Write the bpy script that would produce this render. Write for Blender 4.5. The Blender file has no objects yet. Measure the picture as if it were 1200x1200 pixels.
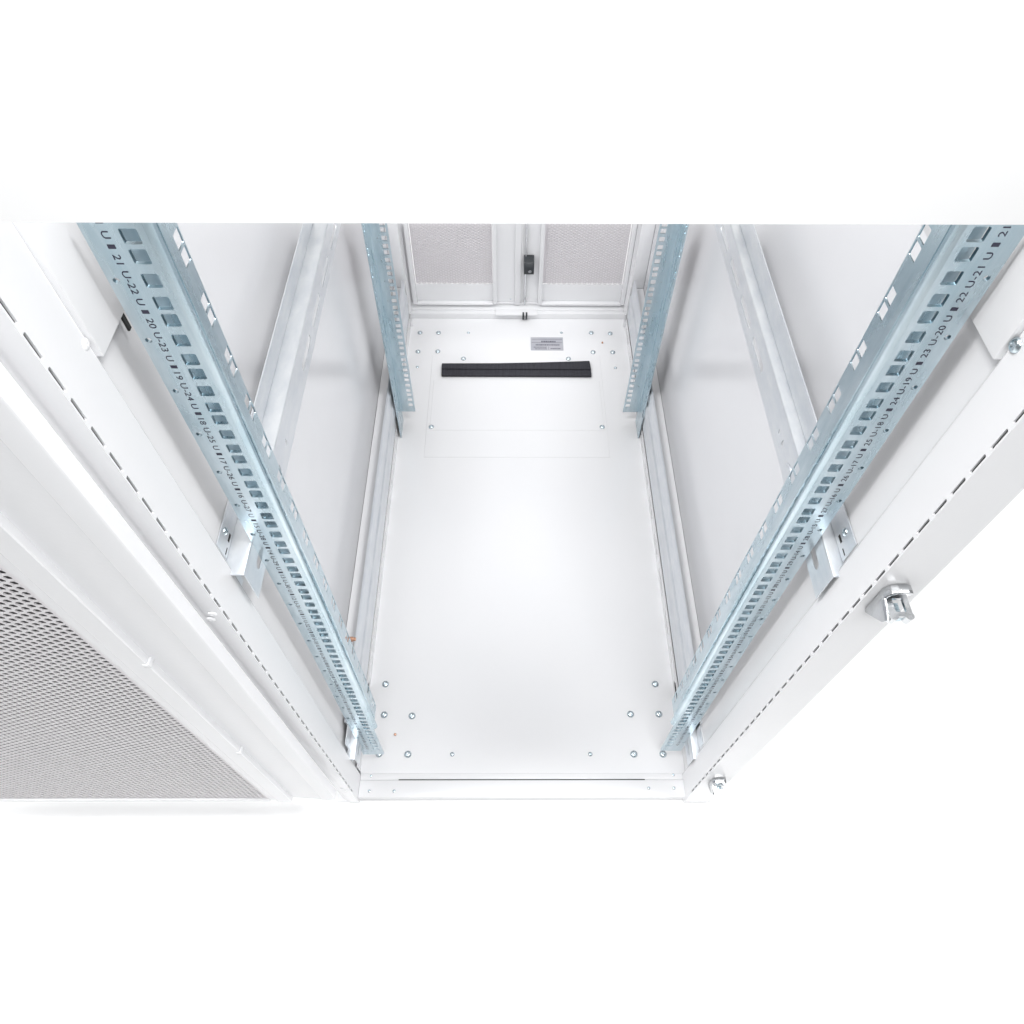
import bpy, bmesh, math, random
from mathutils import Vector, Matrix

random.seed(7)
S = bpy.context.scene
COL = S.collection

# ------------------------------------------------------------------ camera
CAM = Vector((-0.0285, -0.3393, 1.1751))
RX = Vector((0.99996532, -0.00309716, 0.00773037))      # camera right
DN = Vector((0.00181455, -0.8249318, -0.56522937))      # camera down
FW = Vector((0.00812763, 0.5652238, -0.82489757))       # camera forward
cd = bpy.data.cameras.new('camera'); cam = bpy.data.objects.new('camera', cd); COL.objects.link(cam)
m = Matrix.Identity(4)
for i in range(3):
    m[i][0] = RX[i]; m[i][1] = -DN[i]; m[i][2] = -FW[i]; m[i][3] = CAM[i]
cam.matrix_world = m
cd.sensor_width = 36.0; cd.sensor_fit = 'HORIZONTAL'
cd.lens = 36.0 * 842.38 / 1200.0
cd.clip_start = 0.01; cd.clip_end = 200
S.camera = cam

# ------------------------------------------------------------------ studio light
W = bpy.data.worlds.new('World'); S.world = W; W.use_nodes = True
bg = W.node_tree.nodes['Background']
bg.inputs[0].default_value = (0.97, 0.985, 1.0, 1); bg.inputs[1].default_value = 0.33

def softbox(name, loc, target, size, power, col=(1, 1, 1), grid=180):
    l = bpy.data.lights.new(name, 'AREA'); l.shape = 'RECTANGLE'; l.size, l.size_y = size
    l.energy = power; l.color = col; l.spread = math.radians(grid)
    o = bpy.data.objects.new(name, l); COL.objects.link(o); o.location = loc
    o.rotation_euler = (Vector(target) - Vector(loc)).to_track_quat('-Z', 'Y').to_euler()
    return o
softbox('softbox', (0.15, -0.80, 2.0), (0, 0.0, 0.2), (0.8, 0.5), 14.5)
softbox('softbox', (0.0, 0.10, 2.3), (0, 0.16, 0.0), (0.4, 0.4), 0.35, grid=50)  # added gridded light that lifts only the front of the base plate
softbox('softbox', (0.72, -0.05, 2.2), (-0.25, -0.10, 0.4), (0.4, 0.4), 5.6, grid=95)
softbox('softbox', (-0.72, -0.05, 2.2), (0.25, -0.10, 0.4), (0.4, 0.4), 6.0, grid=95)
softbox('softbox', (0.0, 2.9, 3.0), (0, 2.85, 0.0), (7.0, 1.6), 50, grid=68)  # added light that washes the ground behind to white
softbox('softbox', (2.7, -0.2, 2.4), (1.5, 0.1, 0.0), (1.4, 3.0), 11, grid=80)  # added light that whitens the ground on the right
softbox('softbox', (-2.7, -0.2, 2.4), (-1.5, 0.1, 0.0), (1.4, 3.0), 16, grid=80)  # added light that whitens the ground on the left

softbox('overhead_fill', (0.0, 1.35, 3.2), (0, 1.35, 0.0), (3.2, 2.4), 21)  # unseen overhead light added to brighten upward-facing metal edges

S.cycles.caustics_reflective = False; S.cycles.caustics_refractive = False
S.view_settings.view_transform = 'Standard'; S.view_settings.look = 'None'
S.view_settings.exposure = -0.04; S.view_settings.gamma = 1.0
S.view_settings.use_curve_mapping = False

# ------------------------------------------------------------------ materials
def mat(name, col, rough=0.4, metal=0.0, var=0.0, col2=None, scale=(20, 20, 20), bump=0.0, bscale=400, spec=0.5, coat=0.0):
    mt = bpy.data.materials.new(name); mt.use_nodes = True
    nt = mt.node_tree; b = nt.nodes['Principled BSDF']
    b.inputs['Base Color'].default_value = (*col, 1); b.inputs['Roughness'].default_value = rough
    b.inputs['Metallic'].default_value = metal; b.inputs['Specular IOR Level'].default_value = spec
    b.inputs['Coat Weight'].default_value = coat; b.inputs['Coat Roughness'].default_value = 0.08
    tc = nt.nodes.new('ShaderNodeTexCoord')
    if col2 or var:
        mp = nt.nodes.new('ShaderNodeMapping'); mp.inputs['Scale'].default_value = scale
        nz = nt.nodes.new('ShaderNodeTexNoise'); nz.inputs['Scale'].default_value = 1.0
        nz.inputs['Detail'].default_value = 5; nz.inputs['Roughness'].default_value = 0.6
        nt.links.new(tc.outputs['Object'], mp.inputs[0]); nt.links.new(mp.outputs[0], nz.inputs['Vector'])
        cr = nt.nodes.new('ShaderNodeValToRGB')
        cr.color_ramp.elements[0].position = 0.32; cr.color_ramp.elements[1].position = 0.68
        cr.color_ramp.elements[0].color = (*col, 1); cr.color_ramp.elements[1].color = (*(col2 or col), 1)
        nt.links.new(nz.outputs[0], cr.inputs[0]); nt.links.new(cr.outputs[0], b.inputs['Base Color'])
        if var:
            mr = nt.nodes.new('ShaderNodeMapRange')
            mr.inputs['To Min'].default_value = rough - var; mr.inputs['To Max'].default_value = rough + var
            nt.links.new(nz.outputs[0], mr.inputs[0]); nt.links.new(mr.outputs[0], b.inputs['Roughness'])
    if bump:
        n2 = nt.nodes.new('ShaderNodeTexNoise'); n2.inputs['Scale'].default_value = bscale; n2.inputs['Detail'].default_value = 3
        bp = nt.nodes.new('ShaderNodeBump'); bp.inputs['Strength'].default_value = bump; bp.inputs['Distance'].default_value = 0.001
        nt.links.new(tc.outputs['Object'], n2.inputs['Vector'])
        nt.links.new(n2.outputs[0], bp.inputs['Height']); nt.links.new(bp.outputs[0], b.inputs['Normal'])
    return mt

PAINT = mat('white_powder_coat', (.82, .825, .84), .24, var=.05, col2=(.83, .832, .845), scale=(6, 6, 6), bump=.06, bscale=260)
PANEL = mat('glossy_panel_paint', (.785, .79, .815), .20, var=.05, col2=(.80, .805, .825), scale=(4, 4, 4), bump=.05, bscale=160)
MESHP = mat('perforated_sheet_paint', (.75, .73, .745), .45, bump=.05)
ZINC = mat('blue_passivated_zinc', (.43, .55, .61), .28, 1.0, var=.06, col2=(.65, .74, .785), scale=(55, 55, 9))
GALV = mat('galvanised_steel', (.70, .73, .77), .40, .72, var=.08, col2=(.80, .82, .84), scale=(70, 30, 70), bump=.03, bscale=300)
CHROME = mat('bright_zinc', (.56, .58, .60), .20, 1.0, var=.06, col2=(.68, .69, .70), scale=(80, 80, 80))
INK = mat('black_ink', (.025, .025, .05), .5)
SCREW = mat('screw_zinc', (.60, .68, .72), .22, 1.0)
COPPER = mat('copper_plating', (.62, .36, .25), .35, .8)
BRUSH = mat('black_brush_strip', (.020, .020, .026), .75, col2=(.035, .035, .045), scale=(500, 30, 60), bump=.5, bscale=500)
LOCK = mat('black_plastic', (.03, .035, .04), .35)
STICK = mat('silver_sticker', (.42, .43, .48), .45, .2, var=.05, col2=(.50, .50, .54), scale=(20, 20, 20))
PRINT = mat('sticker_print', (.10, .10, .13), .5)
DARK = mat('dark_hole_shade', (.085, .078, .085), .9, bump=.4, bscale=700)  # near-black colour standing in for shade behind the front door's holes
BACKING = mat('white_backing_sheet', (.86, .84, .86), .9, bump=.2, bscale=600)  # added translucent backing that gives the rear mesh holes their tone
_nt = BACKING.node_tree; _tr = _nt.nodes.new('ShaderNodeBsdfTranslucent'); _tr.inputs[0].default_value = (.88, .86, .88, 1)
_mx = _nt.nodes.new('ShaderNodeMixShader'); _mx.inputs[0].default_value = .5
_nt.links.new(_nt.nodes['Principled BSDF'].outputs[0], _mx.inputs[1]); _nt.links.new(_tr.outputs[0], _mx.inputs[2])
_nt.links.new(_mx.outputs[0], _nt.nodes['Material Output'].inputs[0])
SLITM = mat('slit_shade_and_foam', (.02, .02, .02), .7)  # black standing in for shade inside slots; also the foam pad
GROUND = mat('white_studio_floor', (.89, .89, .89), .6, bump=.02)

# ------------------------------------------------------------------ mesh helpers
CUT_N = Vector((-0.0027, 0.598139, 0.896215)).normalized()   # the cutaway's sloping section: nothing above it is built

class MB:
    def __init__(self): self.bm = bmesh.new()
    def box(self, x0, x1, y0, y1, z0, z1, bev=0.0, seg=2):
        b = bmesh.new(); bmesh.ops.create_cube(b, size=1.0)
        for v in b.verts:
            v.co = Vector(((x0 + x1) / 2 + v.co.x * abs(x1 - x0), (y0 + y1) / 2 + v.co.y * abs(y1 - y0), (z0 + z1) / 2 + v.co.z * abs(z1 - z0)))
        if bev: bmesh.ops.bevel(b, geom=b.edges[:], offset=bev, segments=seg, profile=.5, affect='EDGES')
        self.add(b); return self
    def add(self, b, mtx=None):
        me = bpy.data.meshes.new('t'); b.to_mesh(me); b.free()
        if mtx is not None: me.transform(mtx)
        self.bm.from_mesh(me); bpy.data.meshes.remove(me)
    def prism(self, pts, z0, z1, bev=0.0):                    # closed xy polygon extruded along z
        b = bmesh.new()
        lo = [b.verts.new((x, y, z0)) for x, y in pts]; hi = [b.verts.new((x, y, z1)) for x, y in pts]
        n = len(pts)
        b.faces.new(lo[::-1]); b.faces.new(hi)
        for i in range(n): b.faces.new((lo[i], lo[(i + 1) % n], hi[(i + 1) % n], hi[i]))
        bmesh.ops.recalc_face_normals(b, faces=b.faces[:])
        if bev: bmesh.ops.bevel(b, geom=b.edges[:], offset=bev, segments=2, profile=.5, affect='EDGES')
        self.add(b); return self
    def prism_axis(self, pts, axis, a0, a1, bev=0.0):         # polygon in the two other axes
        b = MB(); b.prism(pts, a0, a1, bev)
        M = {'y': Matrix(((1, 0, 0, 0), (0, 0, 1, 0), (0, 1, 0, 0), (0, 0, 0, 1))),     # (x,z) along y
             'x': Matrix(((0, 0, 1, 0), (1, 0, 0, 0), (0, 1, 0, 0), (0, 0, 0, 1)))}[axis]   # (y,z) along x
        bmesh.ops.transform(b.bm, matrix=M, verts=b.bm.verts[:])
        bmesh.ops.recalc_face_normals(b.bm, faces=b.bm.faces[:])
        self.add(b.bm); return self
    def sheet_strip(self, path, t, z0, z1):                   # open xy path thickened by t to its left, along z
        n = len(path); L = []
        for i in range(n):
            a = Vector(path[max(i - 1, 0)]); c = Vector(path[min(i + 1, n - 1)])
            d = (c - a).normalized(); L.append((path[i][0] - d.y * t, path[i][1] + d.x * t))
        return self.prism(list(path) + L[::-1], z0, z1)
    def plate(self, us, vs, holes, f, t):
        """rectangular cells us x vs; holes {(i,j): polygon centred in cell coords}; f(u,v,w)->xyz; thickness t along w"""
        b = bmesh.new(); cache = {}
        def V(u, v, w):
            k = (round(u, 6), round(v, 6), w)
            if k not in cache: cache[k] = b.verts.new(f(u, v, w))
            return cache[k]
        def F(pts, w, flip):
            vv = [V(u, v, w) for u, v in pts]
            if flip: vv.reverse()
            try: b.faces.new(vv)
            except ValueError: pass
        for i in range(len(us) - 1):
            for j in range(len(vs) - 1):
                c = [(us[i], vs[j]), (us[i + 1], vs[j]), (us[i + 1], vs[j + 1]), (us[i], vs[j + 1])]
                h = holes.get((i, j))
                if h is None:
                    F(c, 0, True); F(c, t, False); continue
                cu = sum(p[0] for p in h) / len(h); cv = sum(p[1] for p in h) / len(h)
                q = [[], [], [], []]
                hh = sorted(h, key=lambda p: math.atan2(p[1] - cv, p[0] - cu))
                for p in hh:
                    a = math.atan2(p[1] - cv, p[0] - cu)
                    q[0 if a < -math.pi / 2 else 1 if a < 0 else 2 if a < math.pi / 2 else 3].append(p)
                for k in range(4):
                    for e in range(len(q[k]) - 1):
                        for w, fl in ((0, True), (t, False)): F([c[k], q[k][e + 1], q[k][e]], w, fl)
                    n = (k + 1) % 4
                    for w, fl in ((0, True), (t, False)): F([c[k], c[n], q[n][0], q[k][-1]], w, fl)
                m_ = len(hh)
                for e in range(m_):
                    p0, p1 = hh[e], hh[(e + 1) % m_]
                    b.faces.new((V(*p0, 0), V(*p1, 0), V(*p1, t), V(*p0, t)))
        for side in ((0, len(vs)), (1, len(vs))):
            u = us[0] if side[0] == 0 else us[-1]
            for j in range(len(vs) - 1):
                try: b.faces.new((V(u, vs[j], 0), V(u, vs[j + 1], 0), V(u, vs[j + 1], t), V(u, vs[j], t)))
                except ValueError: pass
        for v in (vs[0], vs[-1]):
            for i in range(len(us) - 1):
                try: b.faces.new((V(us[i], v, 0), V(us[i + 1], v, 0), V(us[i + 1], v, t), V(us[i], v, t)))
                except ValueError: pass
        bmesh.ops.recalc_face_normals(b, faces=b.faces[:])
        self.add(b); return self
    def tube(self, p0, p1, r, n=16, r1=None):
        p0, p1 = Vector(p0), Vector(p1); d = p1 - p0
        b = bmesh.new(); bmesh.ops.create_cone(b, cap_ends=True, segments=n, radius1=r, radius2=r if r1 is None else r1, depth=d.length)
        self.add(b, Matrix.Translation((p0 + p1) / 2) @ d.to_track_quat('Z', 'Y').to_matrix().to_4x4()); return self
    def build(self, name, material, parent=None, cut=True, smooth=True, label=None, local=False, fill=True):
        b = self.bm
        if cut:
            r = bmesh.ops.bisect_plane(b, geom=b.verts[:] + b.edges[:] + b.faces[:], dist=1e-6, plane_co=CAM, plane_no=CUT_N, clear_outer=True)
            ed = [e for e in r['geom_cut'] if isinstance(e, bmesh.types.BMEdge) and e.is_valid]
            if ed and fill:
                try: bmesh.ops.triangle_fill(b, use_beauty=True, edges=ed)
                except Exception: pass
        me = bpy.data.meshes.new(name); o = bpy.data.objects.new(name, me); COL.objects.link(o)
        if not local:
            co = [v.co for v in b.verts]
            org = Vector(((min(c.x for c in co) + max(c.x for c in co)) / 2, (min(c.y for c in co) + max(c.y for c in co)) / 2, min(c.z for c in co)))
            bmesh.ops.translate(b, verts=b.verts[:], vec=-org); o['org'] = list(org)
        else: org = Vector((0, 0, 0))
        if smooth:
            for f in b.faces: f.smooth = True
            for e in b.edges:
                if len(e.link_faces) == 2 and e.calc_face_angle(0) > math.radians(32): e.smooth = False
        b.to_mesh(me); b.free(); me.materials.append(material)
        if parent is not None:
            o.parent = parent; o.location = org - world_of(parent)
        else: o.location = org
        if label: o['label'] = label
        return o

def world_of(o):
    p = Vector(o.location)
    while o.parent is not None: o = o.parent; p += Vector(o.location)
    return p

def rrect(u0, u1, v0, v1, r, n=4):
    P = []
    for cx, cy, a0 in ((u1 - r, v1 - r, 0), (u0 + r, v1 - r, 90), (u0 + r, v0 + r, 180), (u1 - r, v0 + r, 270)):
        for k in range(n):
            a = math.radians(a0 + 90 * k / (n - 1)); P.append((cx + r * math.cos(a), cy + r * math.sin(a)))
    out = []
    for p_ in P:
        if not any(abs(p_[0] - q_[0]) < 1e-6 and abs(p_[1] - q_[1]) < 1e-6 for q_ in out): out.append(p_)
    return out
def circ(u, v, r, n=16):
    return [(u + r * math.cos(2 * math.pi * (k + .5) / n), v + r * math.sin(2 * math.pi * (k + .5) / n)) for k in range(n)]

U = 0.04445
ZF = -0.0455        # top of the base plate
ZB = -0.058         # underside of the rack
TOP = 1.16

# ------------------------------------------------------------------ ground
g = bmesh.new()
bmesh.ops.create_grid(g, x_segments=1, y_segments=1, size=30)
gb = MB(); gb.add(g); ground = gb.build('ground', GROUND, None, cut=False)
ground.location = (0, 0, ZB - .001); ground['kind'] = 'structure'

# ------------------------------------------------------------------ the rack
rack = bpy.data.objects.new('server_rack', None); COL.objects.link(rack)
rack.location = (0, 0.5, ZB); rack.empty_display_size = .1
rack['label'] = 'open white server rack with zinc mounting rails and mesh front door swung back'
rack['category'] = 'server rack'

# base plate and front sill
mb = MB(); mb.box(-.2675, .2675, -.0255, 1.088, ZF - .002, ZF)
base = mb.build('base_plate', PAINT, rack)
mb = MB(); mb.box(-.2660, .2625, -.0640, -.0368, ZB, -.0400, .0012)
mb.box(-.2660, .2625, -.0364, -.0258, ZB, -.0415, .0012)
sill = mb.build('front_sill', PAINT, rack)
MB().box(-.203, .199, -.0372, -.0358, -.05, -.0396).build('sill_slit', SLITM, sill)  # black strip drawn for the slit between the sill's two halves

# raised cover over the cable entry, its slider and brush strip
cover = MB().box(-.207, .197, .640, .956, ZF + .0002, ZF + .0012, .0004, 1).build('cable_entry_cover', PAINT, base)
MB().box(-.199, .190, .716, .870, ZF + .0014, ZF + .0022, .0004, 1).build('slider_plate', PAINT, cover)
mb = MB()
mb.prism([(-.182, .8995), (.172, .8985), (.172, .880), (-.181, .8805)], ZF + .003, ZF + .009, .0012)
mb.prism([(-.182, .9005), (-.05, .9000), (.05, .9005), (.172, .9000), (.1700, .9285), (.07, .9235), (-.05, .9195), (-.182, .9185)], ZF + .003, ZF + .0105, .0012)
MB.build(mb, 'brush_strip', BRUSH, cover, label='two black brush strips laid side by side over the cable slot')
st = MB().box(.031, .1105, .974, 1.0195, ZF + .0002, ZF + .0008).build('rating_sticker', STICK, base)
mb = MB()
def line(x0, x1, y, h, seg=0):
    x = x0
    if not seg: mb.box(x0, x1, y - h / 2, y + h / 2, ZF + .0008, ZF + .0010); return
    while x < x1:
        w = random.uniform(.5, 1.3) * seg
        mb.box(x, min(x + w, x1), y - h / 2, y + h / 2, ZF + .0008, ZF + .0010); x += w + seg * .35
line(.033, .1085, 1.0005, .0007); line(.033, .1085, .9985 + .0135, .0005)
line(.057, .092, 1.0045, .0050, .0028); line(.043, .102, .9925, .0036, .0022)
line(.038, .070, .9845, .0022, .0018); line(.041, .070, .9785, .0022, .0022); line(.079, .104, .9795, .0026, .0022)
line(.074, .0746, .9815, .0110)
mb.build('printed_lines', PRINT, st)

# screws on the base plate
def screw_mesh(r, h):
    b = MB(); s = bmesh.new()
    bmesh.ops.create_uvsphere(s, u_segments=18, v_segments=10, radius=r)
    bmesh.ops.bisect_plane(s, geom=s.verts[:] + s.edges[:] + s.faces[:], plane_co=(0, 0, .0), plane_no=(0, 0, -1), clear_outer=True)
    for v in s.verts:
        v.co.z *= h / r
        if v.co.z > h * .86: v.co.z = h * .86 - (.0012 if (Vector((v.co.x, v.co.y)).length < r * .30) else 0)
    b.add(s); return b
def screws(name, pts, r, h, mt, parent, z):
    first = None
    for x, y in pts:
        if first is None:
            first = o = screw_mesh(r, h).build(name, mt, parent, cut=False, local=True)
        else:
            o = first.copy(); COL.objects.link(o); o.parent = parent
        o.location = Vector((x, y, z)) - world_of(parent)
        o.rotation_euler = (0, 0, random.uniform(0, 3))
screws('screw', [(-.243, 1.035), (-.197, 1.035), (-.243, .968), (-.195, .969), (.182, 1.037), (.229, 1.035), (.182, .968), (.230, .968),
                 (-.241, .128), (-.238, .073), (-.190, .071), (-.240, .007), (-.192, .006), (.236, .128), (.187, .074), (.236, .074), (.186, .006), (.235, .006)],
       .0062, .0042, SCREW, base, ZF)
screws('screw', [(-.132, .943), (.121, .944), (-.196, .726), (.186, .727)], .0062, .0042, SCREW, cover, ZF + .0012)
screws('small_screw', [(-.123, 1.036), (.108, 1.037), (-.241, .916), (.232, .915), (-.118, .006), (.113, .006)], .0038, .0024, SCREW, base, ZF)
screws('copper_stud', [(-.216, .039), (.207, 1.001)], .0024, .0045, COPPER, base, ZF)
screws('rivet', [(-.249, -.054), (-.209, -.054), (.204, -.050), (.245, -.050)], .0025, .0012, SCREW, sill, -.040)
screws('rivet', [(-.249, -.030), (.247, -.029)], .0022, .0010, SCREW, sill, -.0415)

# posts ------------------------------------------------------------
def front_post(s, x_wall, x_out, y_face, r=.004):
    """s=-1 left, +1 right; wall of the opening at x=s*x_wall, outer corner at s*x_out"""
    mb = MB(); t = .0015
    yb = .040
    per, ln = .02332, .0178
    zs = [ZB]; hz = []
    z = .004
    while z < 1.10:
        zs += [z - (per - ln) / 2, z + ln + (per - ln) / 2]
        hz.append((z, z + ln)); z += per
    zs = sorted(set(round(q_, 5) for q_ in zs)) + [TOP]
    ys = [y_face + t, y_face + t + .0004 + .0030, -.029]
    ys = [y_face, y_face + .0048, -.029]
    holes = {}
    for j in range(len(zs) - 1):
        for a, b_ in hz:
            if abs((zs[j] + zs[j + 1]) / 2 - (a + b_) / 2) < .002:
                holes[(0, j)] = rrect(ys[0] + .0014, ys[0] + .0037, a, b_, .0008, 3)
    f = lambda u, v, w: Vector((s * (x_wall + w), u, v))
    mb.plate(ys, zs, holes, f, t)
    # bead step and deeper wall
    for pts in ([(x_wall, -.029), (x_wall + .0012, -.0268), (x_wall + .0062, -.0225), (x_wall + .0075, -.0190), (x_wall + .0090, -.0190), (x_wall + .0076, -.0232), (x_wall + .0015, -.029)],
                [(x_wall + .0075, -.0190), (x_wall + .0075, yb), (x_wall + .0090, yb), (x_wall + .0090, -.0190)],
                [(x_wall + .0090, yb - t), (x_wall + .0090, yb), (x_out - .004, yb), (x_out - .004, yb - t)]):
        mb.prism([(s * a, b_) for a, b_ in pts], ZB, TOP)
    # front face with rounded outer corner and outer side
    path = [(x_wall + t, y_face)]
    for k in range(7):
        a = math.radians(90 * k / 6); path.append((x_out - r + r * math.sin(a), y_face + r - r * math.cos(a)))
    path.append((x_out, -.003))
    inner = [(x_out - t, -.003), (x_out - t, y_face + r)] + [(x_out - r, y_face + t), (x_wall + t, y_face + t)]
    mb.prism([(s * a, b_) for a, b_ in path + inner], ZB, TOP)
    # foot plate closing the post
    mb.box(s * (x_wall + .002), s * (x_out - .002), y_face + .002, yb - .002, ZB, ZB + .002)
    o = mb.build('front_post', PAINT, rack)
    # black strip standing in for the shade inside the slotted post
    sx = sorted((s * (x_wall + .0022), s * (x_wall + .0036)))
    MB().box(sx[0], sx[1], y_face + .0016, y_face + .0060, ZB + .004, TOP).build('slot_shade', SLITM, o)
    return o
postL = front_post(-1, .2660, .3040, -.0685, .031)
postR = front_post(1, .2615, .3050, -.0685)

# upper side members
for s, xw in ((-1, .2630), (1, .2580)):
    mb = MB()
    pts = [(-.0270, .8785), (.36, .8785), (.36, TOP), (-.0270, TOP)]
    mb.prism_axis(pts, 'x', min(s * xw, s * (xw + .024)), max(s * xw, s * (xw + .009)), .001)
    um = mb.build('upper_side_member', PAINT, rack)
MB().box(-.2695, -.2680, .015, .0185, .861, .873).build('foam_pad', SLITM, rack)

# side panels
for s in (-1, 1):
    a = sorted((s * .2965, s * .2985))
    MB().box(a[0], a[1], .000, 1.105, ZB + .002, TOP).build('side_panel', PANEL, rack)

# depth rails ------------------------------------------------------
def depth_rail(s, xf, xo, zt, zb, ztop, y0, y1, zslot, slots, nm='depth_rail'):
    mb = MB(); t = .002
    f = lambda u, v, w: Vector((s * (xf + w), u, v))
    us = [y0]; holes = {}
    cells = sorted(slots)
    for a, b_, h in cells: us += [a - .004, b_ + .004]
    us.append(y1); us = sorted(set(round(q_, 5) for q_ in us))
    vs = [zb, zt - t]
    for i in range(len(us) - 1):
        for a, b_, h in cells:
            if abs((us[i] + us[i + 1]) / 2 - (a + b_) / 2) < .001:
                holes[(i, 0)] = rrect(a, b_, zslot - h / 2, zslot + h / 2, min(h, b_ - a) / 2 * .98, 5)
    mb.plate(us, vs, holes, f, .0008)
    # shelf with a small rolled edge, upstand flange, closing back, lower lip
    pr_ = [(xf, zt - t), (xf + .0008, zt - .0006), (xf + .0022, zt), (xo + .0010, zt), (xo, zt + .0012), (xo + t, zt + .0012), (xo + t, zt - t), (xf + t, zt - t)]
    mb.prism_axis([(s * a, b_) for a, b_ in [(xo, zt + .0012), (xo, ztop), (xo + .0012, ztop), (xo + .0012, zt + .0012)]], 'y', y0 + .014, y1)
    mb.prism_axis([(s * a, b_) for a, b_ in pr_], 'y', y0, y1)
    mb.prism_axis([(s * a, b_) for a, b_ in [(xo, zb), (xo + t, zb), (xo + t, zt - t), (xo, zt - t)]], 'y', y0 + .004, -.014)
    return mb.build(nm, GALV, rack)
mid_slots = [(-.012 + .0, .020, .0100)] + [(a, a + .054, .0105) for a in [.222 - .054 + .0725 * k for k in range(1, 12)]]
dl = depth_rail(-1, .2540, .2720, .6320, .588, .658, -.033, 1.05, .6065, mid_slots + [(.100, .104, .010), (.135, .139, .008)])
dr = depth_rail(1, .2560, .2675, .6300, .588, .660, -.033, 1.05, .6065, mid_slots + [(.135, .139, .008), (.150, .154, .006)])
for s, q_ in ((-1, .2720), (1, .2675)):
    # screw and slot on the upstand by the front rail
    own = dl if s < 0 else dr
    sb = screw_mesh(.0038, .0026).build('screw', SCREW, own, cut=False, local=True)
    sb.rotation_euler = (0, -s * math.pi / 2, 0); sb.location = Vector((s * q_, .000, .650)) - world_of(own)
    a = sorted((s * (q_ - .0003), s * (q_ + .0008)))
    MB().box(a[0], a[1], -.0165, -.0095, .6445, .6470, .0003)
    sp = MB().box(a[0], a[1], -.004, .004, .6370, .6405, .0003).build('slot', SLITM, own)
    MB().box(a[0], a[1], -.0165, -.0095, .6370, .6385, .0003).build('slot', SLITM, own)
MB().tube((.2563, .104, .5985), (.2551, .104, .5985), .0105, 28).build('knockout', GALV, dr)
# low side rails: rolled top, two stepped faces
for s in (-1, 1):
    mb = MB()
    pts = [(.2720, .1010), (.2715, .1030), (.2690, .1000), (.2680, .0960), (.2680, .0600), (.2655, .0565), (.2655, .0300), (.2668, .0275), (.2668, -.0030), (.2690, -.0030), (.2690, .058), (.2705, .0610), (.2705, .0960)]
    mb.prism_axis([(s * a, b_) for a, b_ in pts], 'y', .012, 1.05)
    mb.build('depth_rail', GALV, rack)
    a = sorted((s * .2722, s * .2960)); 
    # foot bracket joining the rail to the front post
    depth_rail(s, .2575, .2680, .0600, .020, .090, -.031, .070, .040, [(-.020, .012, .005)], 'fixing_bracket')

# white bottom beams beside the base plate with their slots
for s in (-1, 1):
    mb = MB()
    us = [-.022]; holes = {}; cells = []
    y = .06
    spec = [(.096, .128, .016)] + [(.160 + .0, .172, .007), (.182, .194, .007)] + [(.215 + .085 * k, .270 + .085 * k, .007) for k in range(0, 10)]
    for a, b_, h in spec: us += [a - .003, b_ + .003]
    us = sorted(us + [1.088]); vs = [ZB, -.022]
    for i in range(len(us) - 1):
        for a, b_, h in spec:
            if abs((us[i] + us[i + 1]) / 2 - (a + b_) / 2) < .001:
                holes[(i, 0)] = rrect(a, b_, -.0345 - h / 2, -.0345 + h / 2, min(h, b_ - a) / 2 * .98, 5)
    f = lambda u, v, w, s=s: Vector((s * (.2676 + w), u, v))
    mb.plate(us, vs, holes, f, .0015)
    a = sorted((s * .2676, s * .2700)); mb.box(a[0], a[1], -.022, 1.088, -.022, -.0205)
    a = sorted((s * .2725, s * .2955)); mb.box(a[0], a[1], .045, 1.058, .0700, .0715)  # ledge added to lighten the dark gap beside the panel
    mb.build('bottom_beam', PAINT, rack)
    a = sorted((s * .2700, s * .2715)); MB().box(a[0], a[1], .0, 1.08, ZB + .003, -.024).build('slot_shade', SLITM, rack.children[-1] if False else [c for c in rack.children if c.name.startswith('bottom_beam')][-1])  # black strip painted as the shade inside the beam's slots
cs = MB(); cs.tube((-.2735, .118, .166), (-.2600, .118, .166), .0040, 14); cs.tube((-.2600, .118, .166), (-.2560, .118, .166), .0028, 14)
cs.build('copper_stud', COPPER, rack)

# mounting rails ---------------------------------------------------
def text_mesh(txt, width, height):
    cu = bpy.data.curves.new('t', 'FONT'); cu.body = txt; cu.size = 1; cu.space_character = 1.05
    o = bpy.data.objects.new('t', cu); COL.objects.link(o)
    dg = bpy.context.evaluated_depsgraph_get(); me = bpy.data.meshes.new_from_object(o.evaluated_get(dg))
    bpy.data.objects.remove(o); bpy.data.curves.remove(cu)
    xs = [v.co.x for v in me.vertices]; ys = [v.co.y for v in me.vertices]
    sx = width / (max(xs) - min(xs)); sy = height / (max(ys) - min(ys))
    for v in me.vertices: v.co = Vector(((v.co.x - min(xs)) * sx, (v.co.y - min(ys)) * sy, 0))
    return me

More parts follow.
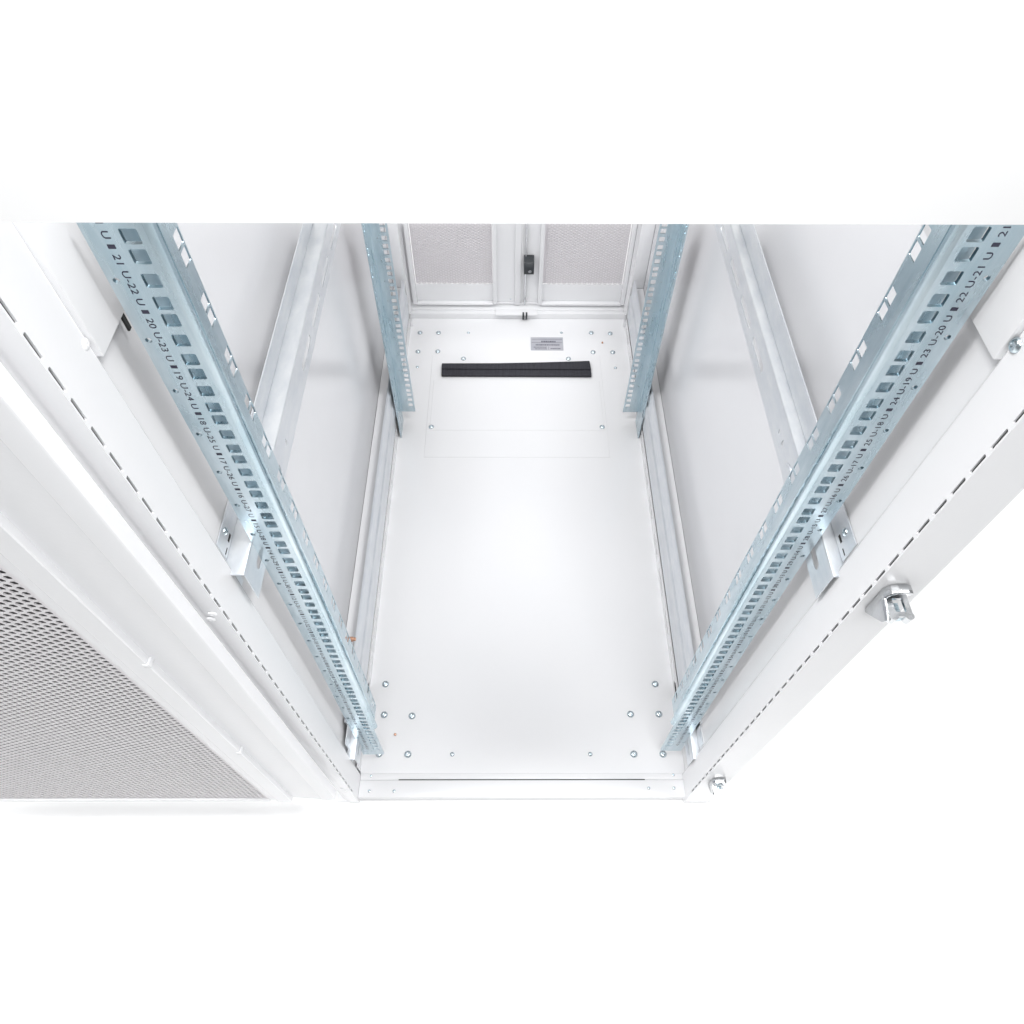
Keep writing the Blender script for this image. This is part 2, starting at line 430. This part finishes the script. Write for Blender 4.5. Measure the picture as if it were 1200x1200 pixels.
def front_rail(s, dx, y0, xweb, ydeep, nmax=22):
    """s=-1 left; flange faces the front at y0, web runs back at the inner edge"""
    X = lambda a: s * a + dx
    mb = MB(); t = .0026
    zb = -.0245; zw = .135
    xo, xb = .2545, .2205
    # flange
    us = [xb, .2385, xo]; vs = [zb]; holes = {}
    rows = []
    for n in range(0, nmax + 1):
        for q_ in (.00635, .022225, .0381): rows.append((n * U + q_, 'h'))
    cuts = [zb]
    for k in range(len(rows) - 1): cuts.append((rows[k][0] + rows[k + 1][0]) / 2)
    cuts.append(rows[-1][0] + .006)
    us2 = [xb, .2385, xo]
    for j in range(len(cuts) - 1):
        z = rows[j][0]
        holes[(0, j)] = rrect(.2247, .2345, z - .0048, z + .0048, .0011, 3)
        if j % 3 == 1: holes[(1, j)] = circ(.2497, z, .0021, 12)
    f = lambda u, v, w: Vector((X(u), y0 + w, v))
    mb.plate(us2, cuts, holes, f, t)
    zt = cuts[-1]
    # rounded inner corner
    r = xb - xweb; path = []
    for k in range(8):
        a = math.radians(90 * k / 7); path.append((xb - r * math.sin(a), y0 + r - r * math.cos(a)))
    inn = [(xb - (r - t) * math.sin(math.radians(90 * k / 7)), y0 + r - (r - t) * math.cos(math.radians(90 * k / 7))) for k in range(8)]
    mb.prism([(X(a), b_) for a, b_ in path + inn[::-1]], zw - .030, zt)
    # web with pairs of notched windows near its back edge
    ys = [y0 + r, ydeep - .0115, ydeep]
    vs = [zw]; holes = {}
    wz = []
    for n in range(0, nmax + 1):
        for q_ in (.0236, .0356):
            if n * U + q_ > zw + .006: wz.append(n * U + q_)
    for k in range(len(wz)):
        vs += [wz[k] - .0058, wz[k] + .0058]
    vs = sorted(set(round(q_, 5) for q_ in vs if q_ < zt)) + [zt]
    for j in range(len(vs) - 1):
        for z in wz:
            if abs((vs[j] + vs[j + 1]) / 2 - z) < .001: holes[(1, j)] = rrect(ydeep - .0105, ydeep - .0012, z - .0050, z + .0050, .0006, 3)
    f = lambda u, v, w: Vector((X(xweb + w), u, v))
    mb.plate(ys, vs, holes, f, .0009)
    # folded back plate behind the square holes
    mb.prism([(X(a), b_) for a, b_ in [(xweb + t, y0 + .0165), (.2440, y0 + .0165), (.2440, y0 + .0183), (xweb + t, y0 + .0183)]], zw, zt)
    def splay(b):
        for v in b.verts: v.co.x += s * .0078 * max(0.0, (.55 - v.co.z) / .575) ** 1.3
    splay(mb.bm)
    o = mb.build('mounting_rail', ZINC, rack)
    # printed height-unit scale
    ink = MB()
    for n in range(1, nmax + 1):
        zc = (n - 1) * U
        txt = f'{n} U-{43 - n} U' if s < 0 else f'{43 - n} U-{n} U'
        me = text_mesh(txt, .0345, .0042)
        b = bmesh.new(); b.from_mesh(me); bpy.data.meshes.remove(me)
        if s < 0:      # reads downwards
            M = Matrix(((0, 1, 0, X(.2446)), (0, 0, 1, y0 - .00015), (-1, 0, 0, zc + U - .0050), (0, 0, 0, 1)))
        else:          # reads upwards
            M = Matrix(((0, -1, 0, X(.2446)), (0, 0, 1, y0 - .00015), (1, 0, 0, zc + .0050), (0, 0, 0, 1)))
        ink.add(b, M)
        b = bmesh.new(); vv = [b.verts.new((X(a), y0 - .00015, zc + U + q_)) for a, q_ in ((.2404, -.0013), (.2446, -.0013), (.2446, .0013), (.2404, .0013))]
        b.faces.new(vv); ink.add(b)
    bmesh.ops.recalc_face_normals(ink.bm, faces=ink.bm.faces[:])
    splay(ink.bm)
    ink.build('printed_scale', INK, o, smooth=False, fill=False)
    return o
rl = front_rail(-1, .0, .0, .2150, .0260)
rr = front_rail(1, -.0012, .0055, .2150, .0345)

def rear_rail(s, xi, xo, y1):
    """flange at the back, notched web at the outer edge running forward"""
    mb = MB(); t = .0020; zb = -.014; nmax = 12
    rows = [n * U + q_ for n in range(0, nmax) for q_ in (.00635, .022225, .0381)]
    cuts = [zb] + [(rows[k] + rows[k + 1]) / 2 for k in range(len(rows) - 1)] + [rows[-1] + .006]
    holes = {}
    for j in range(len(cuts) - 1):
        z = rows[j]; holes[(0, j)] = rrect(xi + .0035, xi + .0130, z - .0048, z + .0048, .0011, 3)
        if j % 3 == 1: holes[(1, j)] = circ(xo - .010, z, .0013, 8)
    mb.plate([xi, xi + .0165, xo], cuts, holes, lambda u, v, w: Vector((s * u, y1 + w, v)), t)
    zt = cuts[-1]
    ys = [y1 - .050, y1 - .038, y1 + t]; vs = [-.046]; holes = {}
    wz = [n * U + q_ for n in range(0, nmax) for q_ in (.0236, .0356)]
    for z in wz: vs += [z - .0058, z + .0058]
    vs = sorted(set(round(q_, 5) for q_ in vs)) + [zt]
    for j in range(len(vs) - 1):
        for z in wz:
            if abs((vs[j] + vs[j + 1]) / 2 - z) < .001: holes[(0, j)] = rrect(ys[0] + .0016, ys[0] + .0100, z - .0046, z + .0046, .0006, 3)
    mb.plate(ys, vs, holes, lambda u, v, w: Vector((s * (xo + w), u, v)), t)
    return mb.build('mounting_rail', ZINC, rack)
rear_rail(-1, .2300, .2600, .745)
rear_rail(1, .2300, .2630, .745)

# door hinge lugs on the right post --------------------------------
def lug(x0, x1, zp, zlow, yo):
    yf = -.0688; t = .0028
    mb = MB()
    # side cheek: a plate standing off the post face, tapering downwards
    mb.prism_axis([(yf, zp + .004), (yf, zlow), (yf - .003, zlow - .002), (yo + .004, zp - .012), (yo + .001, zp - t)], 'x', x0 - .0022, x0, .0006)
    # horizontal catch plate with a square window and a forked front edge
    w = x1 - x0; wx0, wx1 = x0 + .27 * w, x0 + .76 * w; wy0, wy1 = yo + .0075, yf - .0065
    mb.plate([x0 - .001, x1], [yo + .0035, yf], {(0, 0): rrect(wx0, wx1, wy0, wy1, .0007, 3)}, lambda u, v, w_: Vector((u, v, zp - w_)), t)
    for c in (x0 + .0022, x1 - .0030):
        mb.tube((c, yo + .0040, zp + .0002), (c, yo + .0040, zp - .0080), .0036, 16, .0030)
    # curved strap rising along the post
    o_ = [(x0 - .0024, zp - t), (x0 - .0024, zp + .005), (x0 + .001, zp + .0100), (x0 + .006, zp + .0118), (x1 - .004, zp + .0118), (x1, zp + .0100), (x1 + .0005, zp + .006)]
    i_ = [(x1 - .003, zp + .006), (x1 - .005, zp + .0085), (x0 + .006, zp + .0085), (x0 + .0022, zp + .006), (x0 + .0004, zp + .003), (x0 + .0004, zp - t)]
    mb.prism_axis(o_ + i_, 'y', yf - .0075, yf, .0004)
    o = mb.build('hinge_lug', CHROME, rack)
    MB().box(wx0 - .001, wx1 + .001, wy0 - .001, wy1 + .001, zp - .0150, zp - .0100).build('lug_block', ZINC, o)
    sc = screw_mesh(.0036, .0024).build('screw', CHROME, o, cut=False, local=True)
    sc.rotation_euler = (math.pi / 2, 0, 0); sc.location = Vector((x0 + .0045, yf + .0003, zlow - .004)) - world_of(o)
    return o
lug(.2715, .2890, .6700, .640, -.0945)
lug(.2745, .2910, .0880, .066, -.0900)

# front door, folded right back on the left -------------------------
def hexsheet(mb, x0, x1, z0, z1, y, t, pitch, hole, keep=None, start=-1):
    R = pitch / math.sqrt(3); row = 1.5 * R; b = bmesh.new(); cache = {}
    def V(x, yy, z):
        k = (round(x, 6), round(yy, 6), round(z, 6))
        if k not in cache: cache[k] = b.verts.new((x, yy, z))
        return cache[k]
    ang = [math.radians(60 * k) for k in range(6)]
    j = 0; x = x1 - R if start < 0 else x0 + R
    while x0 < x < x1:
        z = z0 + (pitch if j % 2 else pitch / 2)
        while z < z1:
            if keep is None or keep(x, z):
                o_ = [(x + R * math.cos(a), z + R * math.sin(a)) for a in ang]
                rh = hole / math.sqrt(3)
                i_ = [(x + rh * math.cos(a), z + rh * math.sin(a)) for a in ang]
                for k in range(6):
                    n = (k + 1) % 6
                    b.faces.new((V(o_[k][0], y, o_[k][1]), V(o_[n][0], y, o_[n][1]), V(i_[n][0], y, i_[n][1]), V(i_[k][0], y, i_[k][1])))
                    b.faces.new((V(i_[k][0], y, i_[k][1]), V(i_[n][0], y, i_[n][1]), V(i_[n][0], y + t, i_[n][1]), V(i_[k][0], y + t, i_[k][1])))
                    b.faces.new((V(o_[k][0], y + t, o_[k][1]), V(i_[k][0], y + t, i_[k][1]), V(i_[n][0], y + t, i_[n][1]), V(o_[n][0], y + t, o_[n][1])))
            z += pitch
        x += start * row; j += 1
    mb.add(b)

ZD = .062           # bottom of the door
mb = MB()
prof = [(-.2785, -.0880), (-.2790, -.0896), (-.2805, -.0905), (-.2970, -.0908), (-.2990, -.0895), (-.3380, -.0868), (-.3415, -.0868),
        (-.3415, -.0925), (-.3425, -.0935), (-.3610, -.0935), (-.3640, -.0915), (-.3660, -.0900), (-.3740, -.0900)]
back = [(-.3740, -.0880), (-.3660, -.0880), (-.3600, -.0905), (-.3440, -.0905), (-.3430, -.0840), (-.2985, -.0868), (-.2970, -.0880), (-.2815, -.0880), (-.2805, -.0760), (-.2795, -.0760)]
mb.prism(prof + back, ZD + .001, TOP)
mb.box(-.860, -.3745, -.0915, -.0640, ZD - .0030, ZD + .0025, .0008)
door = mb.build('front_door', PAINT, rack)
mb = MB()
hexsheet(mb, -.860, -.3775, ZD + .003, .80, -.0885, .0010, .0080, .0057, keep=lambda x, z: x > -.80 + (z - ZD) * .45)
mb.box(-.3785, -.3735, -.0890, -.0870, ZD + .002, TOP)
mb.build('perforated_sheet', MESHP, door, smooth=False, fill=False)
MB().box(-.870, -.372, -.0830, -.0815, ZD + .002, TOP).build('added_backing', DARK, door)  # added dark sheet, painting the shade seen through the perforations
for z in (.577, .312):
    MB().box(-.3460, -.3395, -.0945, -.0860, z - .0035, z + .0035, .0008).build('retaining_clip', PAINT, door)
# small fasteners on the left post's front face
for x, z in ((-.2745, .628), (-.2790, .618), (-.276, .034), (-.2735, .026)):
    o = screw_mesh(.0040, .0016).build('small_screw', PAINT, postL, cut=False, local=True)
    o.rotation_euler = (math.pi / 2, 0, 0); o.location = Vector((x, -.0685, z)) - world_of(postL)

# cross-head screws on the posts' inner walls
for post_, s, x, y, z in ((postR, 1, .2615, -.0305, .8935), (postL, -1, .2660, -.0310, .8920)):
    o = screw_mesh(.0048 if s > 0 else .0036, .0030 if s > 0 else .0014).build('screw', SCREW if s > 0 else PAINT, post_, cut=False, local=True)
    o.rotation_euler = (0, -s * math.pi / 2, 0); o.location = Vector((s * x, y, z)) - world_of(post_)

# rear frame and doors ----------------------------------------------
mb = MB()
mb.box(-.296, .296, 1.0885, 1.100, ZB, -.0300, .0012)
mb.box(-.296, .296, 1.100, 1.135, ZB, -.0265, .0012)
mb.build('rear_sill', PAINT, rack)
for s in (-1, 1):
    mb = MB()
    a = sorted((s * .268, s * .2960)); mb.box(a[0], a[1], 1.060, 1.075, ZB, TOP, .0015)
    a = sorted((s * .2665, s * .2690)); mb.box(a[0], a[1], 1.060, 1.1195, -.026, TOP)
    a = sorted((s * .2620, s * .2665)); mb.box(a[0], a[1], 1.058, 1.0605, ZF, -.006)
    mb.build('rear_post', PAINT, rack)
pl = MB().box(-.056, .048, 1.080, 1.1, -.0300, -.0255, .0008).build('latch_plate', PAINT, rack)
for x in (.0135, .0215):
    MB().box(x - .0022, x + .0022, 1.078, 1.0875, -.0400, -.0235, .0008).build('latch_stub', LOCK, pl)

def rear_leaf(xa, xb, xin0, xin1, hinge):
    """leaf from xa to xb, mesh field from xin0 to xin1"""
    y = 1.118; zb = -.020
    mb = MB(); t = .002
    # sheet frame
    mb.box(xa, xin0, y, y + t, zb, TOP); mb.box(xin1, xb, y, y + t, zb, TOP)
    mb.box(xin0, xin1, y, y + t, zb, .036)
    # stiffening ribs either side of the mesh field
    for x in (xin0 - .010, xin1):
        mb.box(x, x + .010, y - .012, y - .0005, zb + .004, TOP, .001)
    mb.box(xin0, xin1, y - .012, y - .0005, zb + .001, zb + .007, .001)
    mb.box(xa, xb, y - .004, y - .0005, zb, zb + .003)
    leaf = mb.build('rear_door', PAINT, rack)
    sh = MB(); hexsheet(sh, xin0 + .004, xin1 - .002, .0365, .30, y + .0004, .0010, .0072, .0046)
    sh.build('perforated_sheet', MESHP, leaf, smooth=False, fill=False)
    MB().box(xin0 + .001, xin1 - .001, y + .0045, y + .0055, .0365, TOP).build('added_backing', BACKING, leaf)  # added sheet that tones the bright ground seen through the mesh
    return leaf
lf = rear_leaf(-.2664, .0080, -.2515, -.0620, 'l')
rf = rear_leaf(.0084, .2664, .0590, .2560, 'r')
# closing strip, rod and lock between the leaves
MB().box(-.0085, .0060, 1.110, 1.1165, -.020, TOP, .0012).build('closing_strip', PAINT, lf)
mb = MB(); mb.box(.0155, .0190, 1.112, 1.1150, -.022, TOP)
mb.build('lock_rod', CHROME, rf)
mb = MB(); mb.prism_axis([(1.1165, .082), (1.096, .082), (1.092, .086), (1.092, .104), (1.098, .113), (1.1165, .122)], 'x', .0125, .0365, .0008)
lk = mb.build('door_lock', LOCK, rf, label='small black lock housing with a bright key barrel')
MB().tube((.0265, 1.0925, .095), (.0265, 1.0895, .095), .0040, 16).build('key_barrel', CHROME, lk)
for x, z in ((-.0185, -.008), (-.0022, .024)):
    o = screw_mesh(.0016, .001).build('rivet', SCREW, lf, cut=False, local=True)
    o.rotation_euler = (math.pi / 2, 0, 0); o.location = Vector((x, 1.1115 if x > -.01 else 1.1175, z)) - world_of(lf)

for o in bpy.data.objects:
    if 'org' in o: del o['org']
